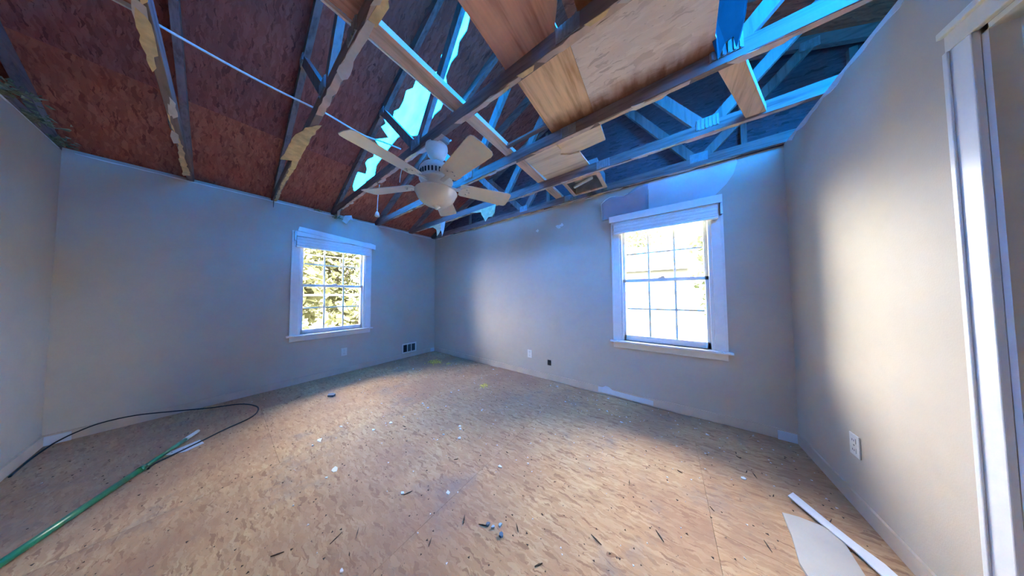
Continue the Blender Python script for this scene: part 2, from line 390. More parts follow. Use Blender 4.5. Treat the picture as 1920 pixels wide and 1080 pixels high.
# ------------------------------------------------------------------ windows (double hung, three by two panes in each sash)
def window(name, along, c0, wall, sgn):
    """along: 'x' (back wall) or 'y' (left wall); t runs along the wall, d is depth outwards from the wall face"""
    def Pt(t, d, z): return (t, wall + sgn*d, z) if along == 'x' else (wall + sgn*d, t, z)
    def B(m, t0, t1, d0, d1, z0, z1):
        a, b = Pt(t0, d0, z0), Pt(t1, d1, z1)
        return m.box(min(a[0], b[0]), max(a[0], b[0]), min(a[1], b[1]), max(a[1], b[1]), z0, z1)
    t0, t1 = c0 - .394, c0 + .394
    w = tag(empty(name, Pt(c0, 0, WZ0)), kind='structure')
    for a, b in ((t0-.085, t0), (t1, t1+.085)):
        m = MB(); B(m, a, b, -.018, 0, WZ0, WZ1); B(m, a if a < c0 else b-.02, a+.02 if a < c0 else b, -.024, -.018, WZ0, WZ1); m.build('casing', 'trim_white', w, .003)
    m = MB(); B(m, t0-.085, t1+.085, -.018, 0, WZ1, WZ1+.08); m.build('head_casing', 'trim_white', w, .003)
    m = MB(); B(m, t0-.115, t1+.115, -.05, .0, WZ0-.022, WZ0); B(m, t0, t1, 0, .05, WZ0-.022, WZ0); m.build('sill', 'trim_white', w, .004)
    m = MB(); B(m, t0-.085, t1+.085, -.016, 0, WZ0-.085, WZ0-.022); m.build('apron', 'trim_white', w, .003)
    for a, b in ((t0, t0+.022), (t1-.022, t1)):
        m = MB(); B(m, a, b, 0, .12, WZ0, WZ1); m.build('jamb', 'vinyl', w)
    m = MB(); B(m, t0, t1, 0, .12, WZ1-.022, WZ1); m.build('head_jamb', 'vinyl', w)
    for sash, d0, z0, z1 in (('lower_sash', .035, WZ0, 1.372), ('upper_sash', .068, 1.335, WZ1-.022)):
        d1 = d0 + .03; a, b = t0+.022, t1-.022; st = .026
        br = .062 if sash == 'lower_sash' else .036; tr = .036
        m = MB(); B(m, a, a+st, d0, d1, z0, z1); B(m, b-st, b, d0, d1, z0, z1); B(m, a, b, d0, d1, z0, z0+br); B(m, a, b, d0, d1, z1-tr, z1)
        s = m.build(sash, 'vinyl', w, .002)
        ga, gb, gz0, gz1 = a+st, b-st, z0+br, z1-tr; pw = (gb-ga)/3; ph = (gz1-gz0)/2; mw = .0095
        for k in (1, 2):
            m = MB(); B(m, ga+k*pw-mw, ga+k*pw+mw, d0+.010, d1-.006, gz0, gz1); m.build('muntin', 'vinyl', s)
        for k in range(3):
            m = MB(); B(m, ga+k*pw+mw, ga+(k+1)*pw-mw, d0+.011, d1-.007, gz0+ph-mw, gz0+ph+mw); m.build('muntin', 'vinyl', s)
        for i in range(3):
            for j in range(2):
                m = MB(); B(m, ga+i*pw+(mw if i else 0), ga+(i+1)*pw-(mw if i < 2 else 0), d0+.0145, d0+.0175, gz0+j*ph+(mw if j else 0), gz0+(j+1)*ph-(mw if j < 1 else 0))
                m.build('pane', 'glass', s)
        if sash == 'lower_sash':
            m = MB(); B(m, c0-.028, c0+.028, d0-.004, d0+.022, z1, z1+.010); B(m, c0-.006, c0+.024, d0-.012, d0+.010, z1+.010, z1+.020); m.build('sash_lock', 'vinyl', w, .002)
    st = MB(); B(st, t0+.022, t1-.022, .108, .12, 1.20, 1.232); B(st, t0+.022, t1-.022, .108, .12, 1.80, 1.818)
    B(st, t0+.022, t0+.040, .108, .12, WZ0, WZ1-.022); B(st, t1-.040, t1-.022, .108, .12, WZ0, WZ1-.022)
    st.build('storm_frame', 'vinyl', w)
    return w, B
win1, BA = window('window_1', 'y', 1.010, XA, -1)
win2, BB = window('window_2', 'x', -.022, YB, 1)

# raised blinds
def blind(B, c0, label, parent_loc, zt, n, drop):
    o = tag(empty('window_blind', parent_loc), label, 'blind', 'raised window blinds')
    a, b = c0-.455, c0+.455
    m = MB(); B(m, a+.01, b-.01, -.062, -.026, zt-.045, zt); m.build('headrail', 'trim_white', o, .003)
    gap = drop/n
    for k in range(n):
        z = zt-.05-gap*k
        m = MB(); B(m, a+.016, b-.016, -.066 - (.004 if k % 2 else 0) - U(0, .002), -.027, z-gap+.0006, z); m.build('slat', 'trim_white', o, .0035)
    z = zt-.05-drop
    m = MB(); B(m, a+.014, b-.014, -.066, -.026, z-.024, z-.002); m.build('bottom_rail', 'trim_white', o, .003)
    return o
bB = blind(BB, -.022, 'raised white slatted blind with level valance, on the window nearest the door', (-.022, YB-.05, 1.88), 2.085, 7, .115)
m = MB(); BB(m, -.022-.487, -.022+.468, -.085, -.072, 2.032, 2.108); m.build('valance', 'trim_white', bB, .003)
m = MB(); BB(m, -.022+.455, -.022+.468, -.072, -.024, 1.93, 2.108); m.build('valance_return', 'trim_white', bB)
bA = blind(BA, 1.010, 'raised pale blind with crooked slipped valance, on the left wall window', (XA+.05, 1.01, 1.84), 2.065, 6, .12)
# the valance has slipped: one end rides high and leans out
m = MB()
q = [(.575, 2.088), (1.525, 1.985), (1.525, 2.068), (.59, 2.150)]
m.prism([(XA+.074, y, z) for y, z in q], (.013, 0, 0)); m.build('valance', 'trim_white', bA, .003)
m = MB(); m.prism([(XA+.030, .552, 1.955), (XA+.082, .552, 1.955), (XA+.082, .552, 2.085), (XA+.030, .552, 2.085)], (0, .012, 0)); m.build('valance_return', 'trim_white', bA)
m = MB(); BA(m, .566, 1.50, -.080, -.068, 2.02, 2.078); m.build('valance_backing', 'trim_white', bA, .003)

# ------------------------------------------------------------------ wall plates and register
def outlet(name, label, axis, t, z, wall, sgn, wd=.074, ht=.118):
    e = tag(empty(name, (t, wall, z-ht/2) if axis == 'x' else (wall, t, z-ht/2)), label, 'outlet', 'wall outlets')
    def bb(m, t0, t1, d0, d1, z0, z1):
        if axis == 'x': return m.box(t0, t1, min(wall-sgn*d0, wall-sgn*d1), max(wall-sgn*d0, wall-sgn*d1), z0, z1)
        return m.box(min(wall-sgn*d0, wall-sgn*d1), max(wall-sgn*d0, wall-sgn*d1), t0, t1, z0, z1)
    bb(MB(), t-wd/2, t+wd/2, 0, .006, z-ht/2, z+ht/2).build('cover_plate', 'ivory', e, .002)
    for dz in (-.026, .026):
        r = bb(MB(), t-.017, t+.017, .006, .009, z+dz-.014, z+dz+.014).build('receptacle', 'ivory', e, .001)
        m = MB(); bb(m, t-.008, t-.005, .009, .0094, z+dz-.005, z+dz+.006); bb(m, t+.005, t+.008, .009, .0094, z+dz-.005, z+dz+.006); m.build('slots', 'dark', r)
    bb(MB(), t-.003, t+.003, .006, .008, z-.003, z+.003).build('screw', 'galv', e)
    return e
outlet('wall_outlet', 'white outlet plate below the window with the crooked valance', 'y', 1.137, .327, XA, -1)
outlet('wall_outlet', 'white outlet plate on the long wall left of the dark open box', 'x', -1.66, .32, YB, 1)
outlet('wall_outlet', 'white outlet plate on the right wall near the door', 'y', 2.085, .352, XR, 1)
e = tag(empty('open_outlet_box', (-1.34, YB, .205)), 'dark open electrical box low on the long wall, without a plate', 'outlet box')
MB().box(-1.366, -1.314, YB-.003, YB, .207, .280).build('box_rim', 'black_rubber', e)
MB().box(-1.360, -1.320, YB-.005, YB-.003, .213, .274).build('socket', 'dark', e)
for dz in (.228, .258): bx(-1.352, -1.328, YB-.009, YB-.005, dz-.011, dz+.011).build('receptacle', 'dark', e)
e = tag(empty('floor_register', (XA, 2.175, .085)), 'white wall register with dark louvres, low beside the corner', 'vent')
y0, y1, z0, z1 = 2.035, 2.315, .09, .272
m = MB().box(XA, XA+.010, y0, y1, z0, z0+.022).box(XA, XA+.010, y0, y1, z1-.022, z1).box(XA, XA+.010, y0, y0+.022, z0, z1).box(XA, XA+.010, y1-.022, y1, z0, z1)
for k in (1, 2): m.box(XA, XA+.009, y0+.022+k*.0787-.006, y0+.022+k*.0787+.006, z0+.022, z1-.022)
m.build('frame', 'ivory', e)
bx(XA, XA+.002, y0+.02, y1-.02, z0+.02, z1-.02).build('duct_opening', 'dark', e)
for k in range(3):
    for j in range(6):
        yy = y0+.032+k*.0787+j*.0118
        MB().bar((XA+.005, yy, z0+.024), (XA+.005, yy, z1-.024), .002, .008, (.25+.3*(k-1), 1, 0)).build('louvre', 'galv' if k else 'dark', e)

# ------------------------------------------------------------------ roof: sheathing panels
roofL = tag(empty('roof_left', (XA, 0, 2.54)), kind='structure')
roofR = tag(empty('roof_right', (XE, 0, 2.54)), kind='structure')
TH = .014
def rp(poly, left, mat='osb_roof', name='sheathing_panel'):
    zf = zl if left else zr
    nrm = (-SIN*TH, 0, COS*TH) if left else (SIN*TH, 0, COS*TH)
    return MB().prism([(x, y, zf(x)) for x, y in poly], nrm).build(name, mat, roofL if left else roofR)
cx = [-4.396, -3.27, -2.144, -1.018, XRIDGE]
YTOP = YG + .35
def rect(x0, x1, y0, y1): return [(x0+.0001, y0+.0001), (x1-.0001, y0+.0001), (x1-.0001, y1-.0001), (x0+.0001, y1-.0001)]
holeL = [(-3.63, 1.085), (-3.55, 1.05), (-3.47, 1.04), (-3.36, 1.03), (-3.30, 1.03), (-3.285, 1.115), (-3.20, 1.10), (-3.13, 1.055), (-3.07, 1.06), (-3.0, 1.10), (-2.92, 1.085), (-2.85, 1.13), (-2.80, 1.05), (-2.77, 1.04), (-2.68, 1.14), (-2.61, 1.03), (-2.55, 1.055), (-2.51, 1.02), (-2.46, 1.09), (-2.38, 1.07), (-2.33, 1.10), (-2.24, 1.10), (-2.14, 1.08), (-2.08, 1.12), (-2.0, 1.11), (-1.93, 1.17), (-1.82, 1.23), (-1.70, 1.195), (-1.47, 1.15), (-1.34, 1.185), (-1.30, 1.215)]
holeR = [(-3.63, 1.11), (-3.52, 1.17), (-3.40, 1.16), (-3.26, 1.215), (-3.1, 1.175), (-2.9, 1.19), (-2.72, 1.21), (-2.62, 1.225), (-2.57, 1.25), (-2.50, 1.36), (-2.46, 1.40), (-2.41, 1.43), (-2.35, 1.46), (-2.31, 1.41), (-2.27, 1.395), (-2.20, 1.43), (-2.16, 1.425), (-2.07, 1.45), (-1.98, 1.43), (-1.92, 1.38), (-1.85, 1.375), (-1.80, 1.32), (-1.68, 1.295), (-1.60, 1.305), (-1.52, 1.265), (-1.42, 1.27), (-1.36, 1.245), (-1.30, 1.225)]
def seg(line, x0, x1):
    def at(x):
        for (a, b), (c, d) in zip(line, line[1:]):
            if a <= x <= c: return b + (d-b)*(x-a)/(c-a)
        return line[-1][1]
    out = [(x0, at(x0))] if x0 > line[0][0] else []
    out += [p for p in line if x0 < p[0] < x1]
    if x1 < line[-1][0]: out.append((x1, at(x1)))
    elif out and out[-1] != line[-1]: out.append(line[-1])
    if x0 <= line[0][0] and (not out or out[0] != line[0]): out.insert(0, line[0])
    return out
# course 1 (eave): notch at the ridge-side edge
rp(rect(cx[0], cx[1], YREAR-.3, -1.47), True); rp(rect(cx[0], cx[1], -1.47, .36), True)
hL, hR = seg(holeL, -9, cx[1]-.0001), seg(holeR, -9, cx[1]-.0001)
rp([(cx[0], .3601), (cx[1]-.0001, .3601)] + hL[::-1] + hR + [(cx[1]-.0001, YTOP), (cx[0], YTOP)], True)
# course 2: torn right through
rp(rect(cx[1], cx[2], YREAR-.3, -.86), True, 'osb_roof_dark')
hL, hR = seg(holeL, cx[1]+.0001, cx[2]-.0001), seg(holeR, cx[1]+.0001, cx[2]-.0001)
rp([(cx[1]+.0001, -.8599)] + [(cx[2]-.0001, -.8599)] + hL[::-1], True, 'osb_roof_dark')
rp(hR + [(cx[2]-.0001, 2.4799), (cx[1]+.0001, 2.4799)], True, 'osb_roof_dark'); rp(rect(cx[1], cx[2], 2.48, YTOP), True, 'osb_roof_dark')
# course 3: notch closed near the ridge
rp(rect(cx[2], cx[3], YREAR-.3, -.25), True, 'osb_roof_dark')
hL, hR = seg(holeL, cx[2]+.0001, 9), seg(holeR, cx[2]+.0001, 9)
rp([(cx[3]-.0001, -.2499), (cx[3]-.0001, YTOP), (cx[2]+.0001, YTOP)] + hR + hL[::-1][1:] + [(cx[2]+.0001, -.2499)], True, 'osb_roof_dark')
rp(rect(cx[3], cx[4], YREAR-.3, .36), True, 'osb_roof_dark'); rp(rect(cx[3], cx[4], .36, YTOP), True, 'osb_roof_dark')
# right slope, with a second tarp covered opening above the camera
mx = [2*XRIDGE - c for c in cx][::-1]                    # -.71, -.402, .724, 1.85, 2.976
rp(rect(mx[0], mx[1], YREAR-.3, .97), False); rp(rect(mx[0], mx[1], .97, YTOP), False)
def jag(pts, a=.035):
    out = []
    for (x0, y0), (x1, y1) in zip(pts, pts[1:]):
        n = max(1, int(math.hypot(x1-x0, y1-y0)/.09))
        for k in range(n): out.append((x0+(x1-x0)*k/n + (U(-a, a) if k else 0), y0+(y1-y0)*k/n + (U(-a, a) if k else 0)))
    return out + [pts[-1]]
rp(rect(mx[1], mx[2], YREAR-.3, -.86), False); rp(rect(mx[1], mx[2], -.86, 1.58), False); rp(rect(mx[1], mx[2], 1.58, YTOP), False)
hy0, hy1 = .10, 1.50
a, b = mx[2]+.0001, mx[3]-.0001                          # third course: only its ends are left
rp([(a, YREAR-.3), (b, YREAR-.3)] + jag([(b, hy0), (a, hy0+.03)]), False)
rp(jag([(a, hy1), (b, hy1-.05)]) + [(b, YTOP), (a, YTOP)], False)
a, b = mx[3]+.0001, mx[4]                                # eave course: notched
rp([(b, YREAR-.3), (b, YTOP), (a, YTOP)] + jag([(a, hy1-.05), (2.05, hy1-.15), (2.15, .8), (2.05, hy0+.1), (a, hy0)]) + [(a, YREAR-.3)], False)
for left, par in ((True, roofL), (False, roofR)):
    g = -1 if left else 1
    MB().prism([(XRIDGE+g*.16, YREAR-.3, zr(XRIDGE+.16)+TH*1.15), (XRIDGE, YREAR-.3, ZRIDGE+TH*1.15), (XRIDGE, YREAR-.3, ZRIDGE+TH*2.2), (XRIDGE+g*.16, YREAR-.3, zr(XRIDGE+.16)+TH*2.2)], (0, YTOP-YREAR+.3, 0)).build('ridge_cap', 'felt', par)

# gable ends
gb = tag(empty('wall_gable', (XRIDGE, YG, H)), kind='structure')
def gz(x): return min(zl(x), zr(x))
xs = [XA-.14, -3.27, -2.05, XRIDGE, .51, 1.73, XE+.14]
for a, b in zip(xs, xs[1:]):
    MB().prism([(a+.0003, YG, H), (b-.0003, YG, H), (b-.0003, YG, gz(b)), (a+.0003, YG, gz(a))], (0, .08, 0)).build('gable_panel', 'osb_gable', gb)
for x in (-3.0, -2.42, -1.35, .62, 1.2):
    bx(x-.019, x+.019, YG-.038, YG, H+.09, gz(x)-.09).build('gable_stud', 'lumber_z', gb)
tag(MB().prism([(XA-.14, YREAR-.14, H), (XE+.14, YREAR-.14, H), (XE+.14, YREAR-.14, gz(XE+.14)), (XRIDGE, YREAR-.14, ZRIDGE), (XA-.14, YREAR-.14, gz(XA-.14))], (0, .14, 0)).build('wall_gable_rear', 'osb_gable'), kind='structure')

# tarp stretched over both slopes outside
NX, NY = 44, 20; tm = MB()
tx0, tx1, ty0, ty1 = -4.0, 2.6, -.9, 1.8
def tp(i, j):
    x = tx0 + (tx1-tx0)*i/NX; y = ty0 + (ty1-ty0)*j/NY
    wv = .010*math.sin(x*5 + y*3) + .008*math.sin(y*11 - x*2)
    return (x, y, gz(x) + .045 + wv)
tm.v = [tp(i, j) for i in range(NX+1) for j in range(NY+1)]
for i in range(NX):
    for j in range(NY): tm.f.append((i*(NY+1)+j, (i+1)*(NY+1)+j, (i+1)*(NY+1)+j+1, i*(NY+1)+j+1)); tm.sm.append(True)
tarp = tm.build('roof_tarp', 'tarp'); tag(tarp, 'glowing blue plastic tarp seen through the torn hole in the roof', 'tarp')

# ------------------------------------------------------------------ roof trusses
JL, JR = -1.72, 2*XRIDGE + 1.72
ML = (XA + XRIDGE)/2; MR = (XE + XRIDGE)/2
def plate(t, x, z, y, wd, ht, rotz=0.0):
    m = MB(); m.box(x-wd/2, x+wd/2, y-.0235, y-.019, z-ht/2, z+ht/2)
    n = max(3, int(wd/.02))
    for k in range(n):
        xx = x-wd/2+wd*(k+.5)/n; m.box(xx-.004, xx+.004, y-.028, y-.0235, z-ht/2+.004, z+ht/2-.004)
    return m.build('gang_plate', 'galv', t)
def truss(y, label, webs=True, splice=-.46):
    t = tag(empty('roof_truss', (XRIDGE, y, H)), label, 'roof truss', 'roof trusses')
    h = .019
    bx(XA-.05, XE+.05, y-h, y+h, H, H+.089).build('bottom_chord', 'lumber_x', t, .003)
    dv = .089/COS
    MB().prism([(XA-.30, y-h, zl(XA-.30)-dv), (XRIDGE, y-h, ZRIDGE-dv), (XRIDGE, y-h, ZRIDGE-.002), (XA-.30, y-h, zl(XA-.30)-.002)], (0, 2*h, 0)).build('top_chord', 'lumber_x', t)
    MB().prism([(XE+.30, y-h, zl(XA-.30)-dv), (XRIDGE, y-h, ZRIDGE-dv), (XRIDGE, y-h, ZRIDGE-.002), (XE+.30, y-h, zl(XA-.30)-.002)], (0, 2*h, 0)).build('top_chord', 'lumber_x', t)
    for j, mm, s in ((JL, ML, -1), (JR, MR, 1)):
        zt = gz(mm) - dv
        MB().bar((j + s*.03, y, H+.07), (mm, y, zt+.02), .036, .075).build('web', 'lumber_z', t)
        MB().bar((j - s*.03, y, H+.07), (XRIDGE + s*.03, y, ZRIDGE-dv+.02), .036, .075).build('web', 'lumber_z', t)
        plate(t, j, H+.082, y, .13, .085); plate(t, mm, zt+.02, y, .10, .07)
    plate(t, splice, H+.045, y, .12, .078); plate(t, XRIDGE, ZRIDGE-.10, y, .13, .10)
    return t
TR = {}
for y, sp, lab in ((-1.47, -1.2, 'roof truss in the dark beyond the plain grey wall at the left'),
        (-.86, -2.9, 'roof truss directly over the plain grey wall, edged with insulation'),
        (-.235, -2.9, 'roof truss with a dangling white cable and narrow tan paper, over the near floor'),
        (.36, -1.2, 'roof truss carrying the large tan paper flap above the left wall'),
        (.97, -.35, 'roof truss beside the glowing blue hole, just behind the ceiling fan'),
        (1.58, -.58, 'roof truss under the pale strand board sheet, between fan and far wall'),
        (2.19, -.46, 'second roof truss out from the long wall, with tan paper rags'),
        (2.70, -1.0, 'gable roof truss lying against the top of the long wall')):
    TR[y] = truss(y, lab, splice=sp)

# torn ceiling paper left on the undersides of the chords
def paper(t, pts, mat, z=2.438, th=.003, name='torn_paper'):
    # break every side up so that it reads as torn
    out = []
    for (a, b), (c, d) in zip(pts, pts[1:] + pts[:1]):
        L = math.hypot(c-a, d-b); n = max(1, int(L/.045)); out.append((a, b))
        for k in range(1, n):
            out.append((a+(c-a)*k/n + U(-.006, .006), b+(d-b)*k/n + U(-.006, .006)))
    return MB().prism([(x, y, z-th) for x, y in out], (0, 0, th)).build(name, mat, t)
paper(TR[.36], [(-1.986, .392), (-2.02, .368), (-2.108, .325), (-2.352, .288), (-2.591, .284), (-2.782, .275), (-2.727, .333), (-2.712, .378), (-2.463, .377), (-2.235, .374)], 'paper_tan')
paper(TR[.36], [(-2.722, .380), (-2.70, .345), (-3.183, .350), (-3.876, .355), (-4.06, .362), (-4.03, .385), (-3.527, .374), (-3.069, .378)], 'paper_tan', 2.4395)
paper(TR[.36], [(-1.049, .350), (-1.112, .348), (-1.237, .350), (-1.432, .338), (-1.469, .372), (-1.434, .389), (-1.252, .376), (-1.127, .381), (-1.04, .378)], 'paper_grey')
paper(TR[-.235], [(-1.80, -.252), (-1.88, -.262), (-2.02, -.268), (-2.155, -.265), (-2.251, -.258), (-2.197, -.242), (-2.104, -.240), (-2.077, -.226), (-1.945, -.222), (-1.862, -.222), (-1.826, -.230)], 'paper_tan')
paper(TR[-.235], [(-2.634, -.250), (-2.73, -.252), (-2.942, -.244), (-3.122, -.246), (-3.3, -.250), (-3.508, -.266), (-3.945, -.268), (-3.889, -.225), (-3.5, -.230), (-3.321, -.222), (-3.0, -.235)], 'paper_tan')
for y, (a, b), n in ((-.235, (-3.9, -1.6), 5), (.36, (-1.9, -.9), 3), (.97, (-3.6, 0.0), 11), (1.58, (-3.2, .7), 14), (2.19, (-3.6, .75), 16), (2.70, (-3.8, .6), 18)):
    for k in range(n):
        x = U(a, b); L = U(.06, .28); o = U(-.012, .014); wv = U(.008, .02)
        paper(TR[y], [(x, y+o-wv), (x+L*.3, y+o-wv*U(.5, 1.3)), (x+L, y+o-wv*.4), (x+L*.8, y+o+wv), (x+L*.2, y+o+wv*.8)], random.choice(['paper_grey', 'paper_grey', 'paper_tan']), 2.4395 - U(0, .002))
plain('paper_pink', (.62, .46, .40), .85, var=.22, scale=9)
for y, x0, x1 in ((.36, -1.9, .7), (.97, -3.7, .8), (1.58, -3.5, .83), (2.19, -3.9, .83), (2.70, -4.0, .83)):
    x = x0
    while x < x1:
        L = min(U(.5, 1.3), x1-x)
        if L > .1: paper(TR[y], [(x, y-U(.010, .018)), (x+L*.5, y-U(.012, .019)), (x+L, y-.012), (x+L-U(0, .05), y+.014), (x+L*.4, y+U(.010, .019)), (x+U(0, .05), y+.015)], 'paper_pink', H-.0002, .0012)
        x += L + U(.01, .16)
# hanging rags on the far trusses (thin, with a curl)
def rag(t, pts, y, curl, mat='paper_tan', name='hanging_rag'):
    P3 = []
    for x, z in pts: P3.append((x, y - curl*max(0, (2.44-z))**1.5, z))
    return MB().prism(P3, (0, .003, 0)).build(name, mat, t)
rag(TR[2.19], [(-3.42, 2.442), (-3.30, 2.41), (-3.19, 2.35), (-3.147, 2.30), (-3.085, 2.20), (-3.05, 2.24), (-3.04, 2.33), (-3.08, 2.442)], 2.168, .6)
rag(TR[2.19], [(-3.08, 2.442), (-3.06, 2.33), (-2.99, 2.23), (-2.965, 2.176), (-2.955, 2.30), (-2.95, 2.442)], 2.166, .4, 'paper_grey')
rag(TR[2.19], [(-2.33, 2.442), (-2.20, 2.41), (-2.12, 2.40), (-2.10, 2.355), (-2.05, 2.30), (-1.988, 2.22), (-1.95, 2.28), (-1.88, 2.27), (-1.845, 2.32), (-1.84, 2.442)], 2.166, .5)
rag(TR[.36], [(-3.98, 2.442), (-4.02, 2.36), (-4.05, 2.345), (-4.06, 2.442)], .352, .0, 'lumber_x', 'split_end')
# rags and dirty insulation above the left wall
rag(TR[.97], [(-3.85, 2.442), (-3.80, 2.33), (-3.72, 2.36), (-3.70, 2.442)], .955, .3, 'paper_grey')

# ------------------------------------------------------------------ boards lying on the chords
ZT = H + .0895
def board(name, pts, mat, label, cat, z=ZT, th=.015, group=None):
    return tag(MB().prism([(x, y, z) for x, y in pts], (0, 0, th)).build(name, mat), label, cat, group)
G1 = 'boards laid across the trusses'
board('plywood_sheet', [(-.72, .375), (-.73, 1.0), (-.40, 1.0), (-.405, .93), (-.36, .86), (-.37, .70), (-.32, .375)], 'ply_red', 'reddish plywood sheet above the trusses, next to the blue hole', 'plywood', group=G1)
board('plywood_sheet', [(-.715, 1.01), (-.72, 1.60), (-.388, 1.60), (-.376, 1.01)], 'ply_tan', 'orange plywood piece with a dark stained edge, against the pale strand board', 'plywood', group=G1)
board('strand_board_sheet', [(-.374, 1.005), (-.386, 1.60), (.02, 1.61), (.20, 1.60), (.275, 1.55), (.245, 1.46), (.235, 1.3), (.22, 1.005)], 'osb_pale', 'pale pinkish strand board sheet above the trusses at the top', 'strand board', group=G1)
# brown water stain band where the two boards meet the truss
board('plywood_sheet', [(-1.09, 1.60), (-1.065, 2.17), (-1.05, 2.235), (-.59, 2.18), (-.61, 1.93), (-.70, 1.91), (-.77, 1.86), (-.74, 1.80), (-.755, 1.60)], 'ply_pale', 'cream board beside the strongback, over the metal duct box', 'plywood', group=G1)
board('plywood_sheet', [(-.76, 1.60), (-.745, 1.80), (-.775, 1.862), (-.70, 1.915), (-.60, 1.94), (-.384, 1.93), (-.375, 1.60)], 'ply_pale', 'small pale knotted board end next to the cream board', 'plywood', z=ZT+.016, group=G1)
board('plywood_sheet', [(-1.19, -.24), (-1.19, .37), (-.32, .37), (-.32, -.24)], 'ply_red', 'reddish plywood corner at the top edge, between two near trusses', 'plywood', group=G1)
board('plywood_sheet', [(-1.93, -.87), (-1.93, -.25), (-.6, -.25), (-.6, -.87)], 'ply_red', 'plywood corner above the dangling cable at the upper left', 'plywood', group=G1)
board('plywood_sheet', [(-.29, .33), (-.30, .95), (-.38, .985), (XR+.9, .985), (XR+.9, .33)], 'ply_tan', 'added plywood decking by the right wall, out of view, blocking tarp light', 'plywood', group=G1)  # sheet added out of view to keep blue tarp light out of the room
board('plywood_sheet', [(-.31, -.87), (-.31, .32), (XR+.9, .32), (XR+.9, -.87)], 'ply_tan', 'added plywood decking right above the camera, unseen, shading the room', 'plywood', group=G1)  # unseen sheet, added to shade the room from the second roof opening
bx(-1.205, -1.192, -.21, .34, ZT-.02, ZT).build('edge_strip', 'trim_white').name = 'white_edge_strip'
tag(bpy.data.objects['white_edge_strip'], 'thin white strip along the reddish plywood corner at the top', 'strip')
o = bx(-1.945, -1.933, -.84, -.255, ZT-.02, ZT).build('white_edge_strip', 'trim_white'); tag(o, 'thin white strip on the plywood corner at the upper left', 'strip')
o = bx(-1.20, -1.103, .34, 1.60, ZT, ZT+.038).build('strongback_board', 'lumber_y', None, .003); tag(o, 'pinkish flat lumber board running over the ceiling fan towards the near trusses', 'board', G1)
o = bx(-1.19, -1.095, 1.605, 2.74, ZT, ZT+.038).build('strongback_board', 'lumber_y', None, .003); tag(o, 'orange flat lumber board passing the duct box to the long wall', 'board', G1)
o = bx(-1.215, -1.205, .40, .95, ZT, ZT+.03).build('corner_bead', 'trim_white'); tag(o, 'thin white bead along the pinkish lumber board', 'strip')
o = bx(-1.12, -.72, 1.455, 1.493, ZT-.002, ZT+.016).build('narrow_batten', 'lumber_x'); tag(o, 'narrow batten running from the lumber board to the orange plywood', 'batten')
o = MB().prism([(.27, 1.60, H+.012), (.375, 1.60, H+.012), (.60, 2.17, H+.012), (.50, 2.17, H+.012)], (0, 0, .05)).build('lumber_block', 'lumber_y', None, .003); tag(o, 'short slanted lumber block between trusses near the right wall', 'lumber')
# torn black underlayment hanging through the trusses
MB().prism([(.262, 1.52, 3.1), (.25, 1.50, 2.70), (.235, 1.49, 2.55), (.252, 1.47, 2.40), (.262, 1.48, 2.43), (.285, 1.49, 2.49), (.315, 1.49, 2.50), (.322, 1.48, 2.43), (.34, 1.49, 2.48), (.365, 1.50, 2.60), (.42, 1.52, 3.1)], (0, .003, .0)).build('torn_felt', 'felt')
tag(bpy.data.objects['torn_felt'], 'dark torn roofing felt hanging in two points near the strand board', 'roofing felt')
# register box in the ceiling
e = tag(empty('duct_box', (-.70, 2.39, H)), 'open metal duct box with a damper bar, above the long wall', 'duct box')
m = MB()
for a in ((-.88, -.868, 2.215, 2.575), (-.537, -.525, 2.215, 2.575), (-.868, -.537, 2.215, 2.227), (-.868, -.537, 2.563, 2.575)): m.box(*a, H+.01, H+.16)
m.build('sleeve', 'duct_metal', e); bx(-.868, -.537, 2.227, 2.563, H+.15, H+.158).build('duct_top', 'duct_metal', e)
m = MB()
for a in ((-.90, -.862, 2.212, 2.585), (-.545, -.505, 2.212, 2.585), (-.862, -.545, 2.212, 2.24), (-.862, -.545, 2.545, 2.585)): m.box(*a, H, H+.01)
m.build('flange', 'lumber_y', e)
MB().bar((-.84, 2.42, H+.03), (-.60, 2.33, H+.03), .035, .02, (0, 1, 0)).build('damper_bar', 'ivory', e, .004)

# ------------------------------------------------------------------ insulation tufts
def tuft(loc, r, mat, label, n=34, flat=.5, group='insulation tufts', cat='insulation'):
    m = MB()
    for k in range(n*3):
        d = Vector((random.gauss(0, .5), random.gauss(0, .5), random.gauss(0, .5)))*r; d.z = abs(d.z)*flat
        p = Vector(loc) + d; q = U(.12, .30)*r
        pts = [p + Vector((U(-1, 1), U(-1, 1), U(-1, 1)*flat))*q for _ in range(4)]
        lo = loc[2]; pts = [(a.x, a.y, max(lo, a.z)) for a in pts]
        b = len(m.v); m.v += pts; m.f += [(b, b+1, b+2), (b, b+2, b+3), (b, b+3, b+1), (b+1, b+3, b+2)]; m.sm += [False]*4
    o = m.build('insulation_tuft', mat); return tag(o, label, cat, group)
tuft((-3.36, 2.25, .0), .10, 'insulation', 'largest yellow insulation tuft on the floor, in the corner', 60, .35)
tuft((-3.10, 2.36, .0), .05, 'insulation', 'small yellow insulation wisp on the floor beside the corner tuft', 20, .3)
tuft((-1.96, 2.05, .0), .055, 'insulation', 'yellow insulation tuft on the floor, out from the long wall', 34, .35)
for k, (x, y, lab) in enumerate([(-.93, 2.655, 'insulation clump on the wall top just left of the duct box'), (-.73, 2.675, 'insulation clump on the wall top below the duct box'), (-.55, 2.66, 'insulation clump on the wall top just right of the duct box')]):
    tuft((x, y, 2.441), .045, 'insulation_dirty', lab, 30, .7)
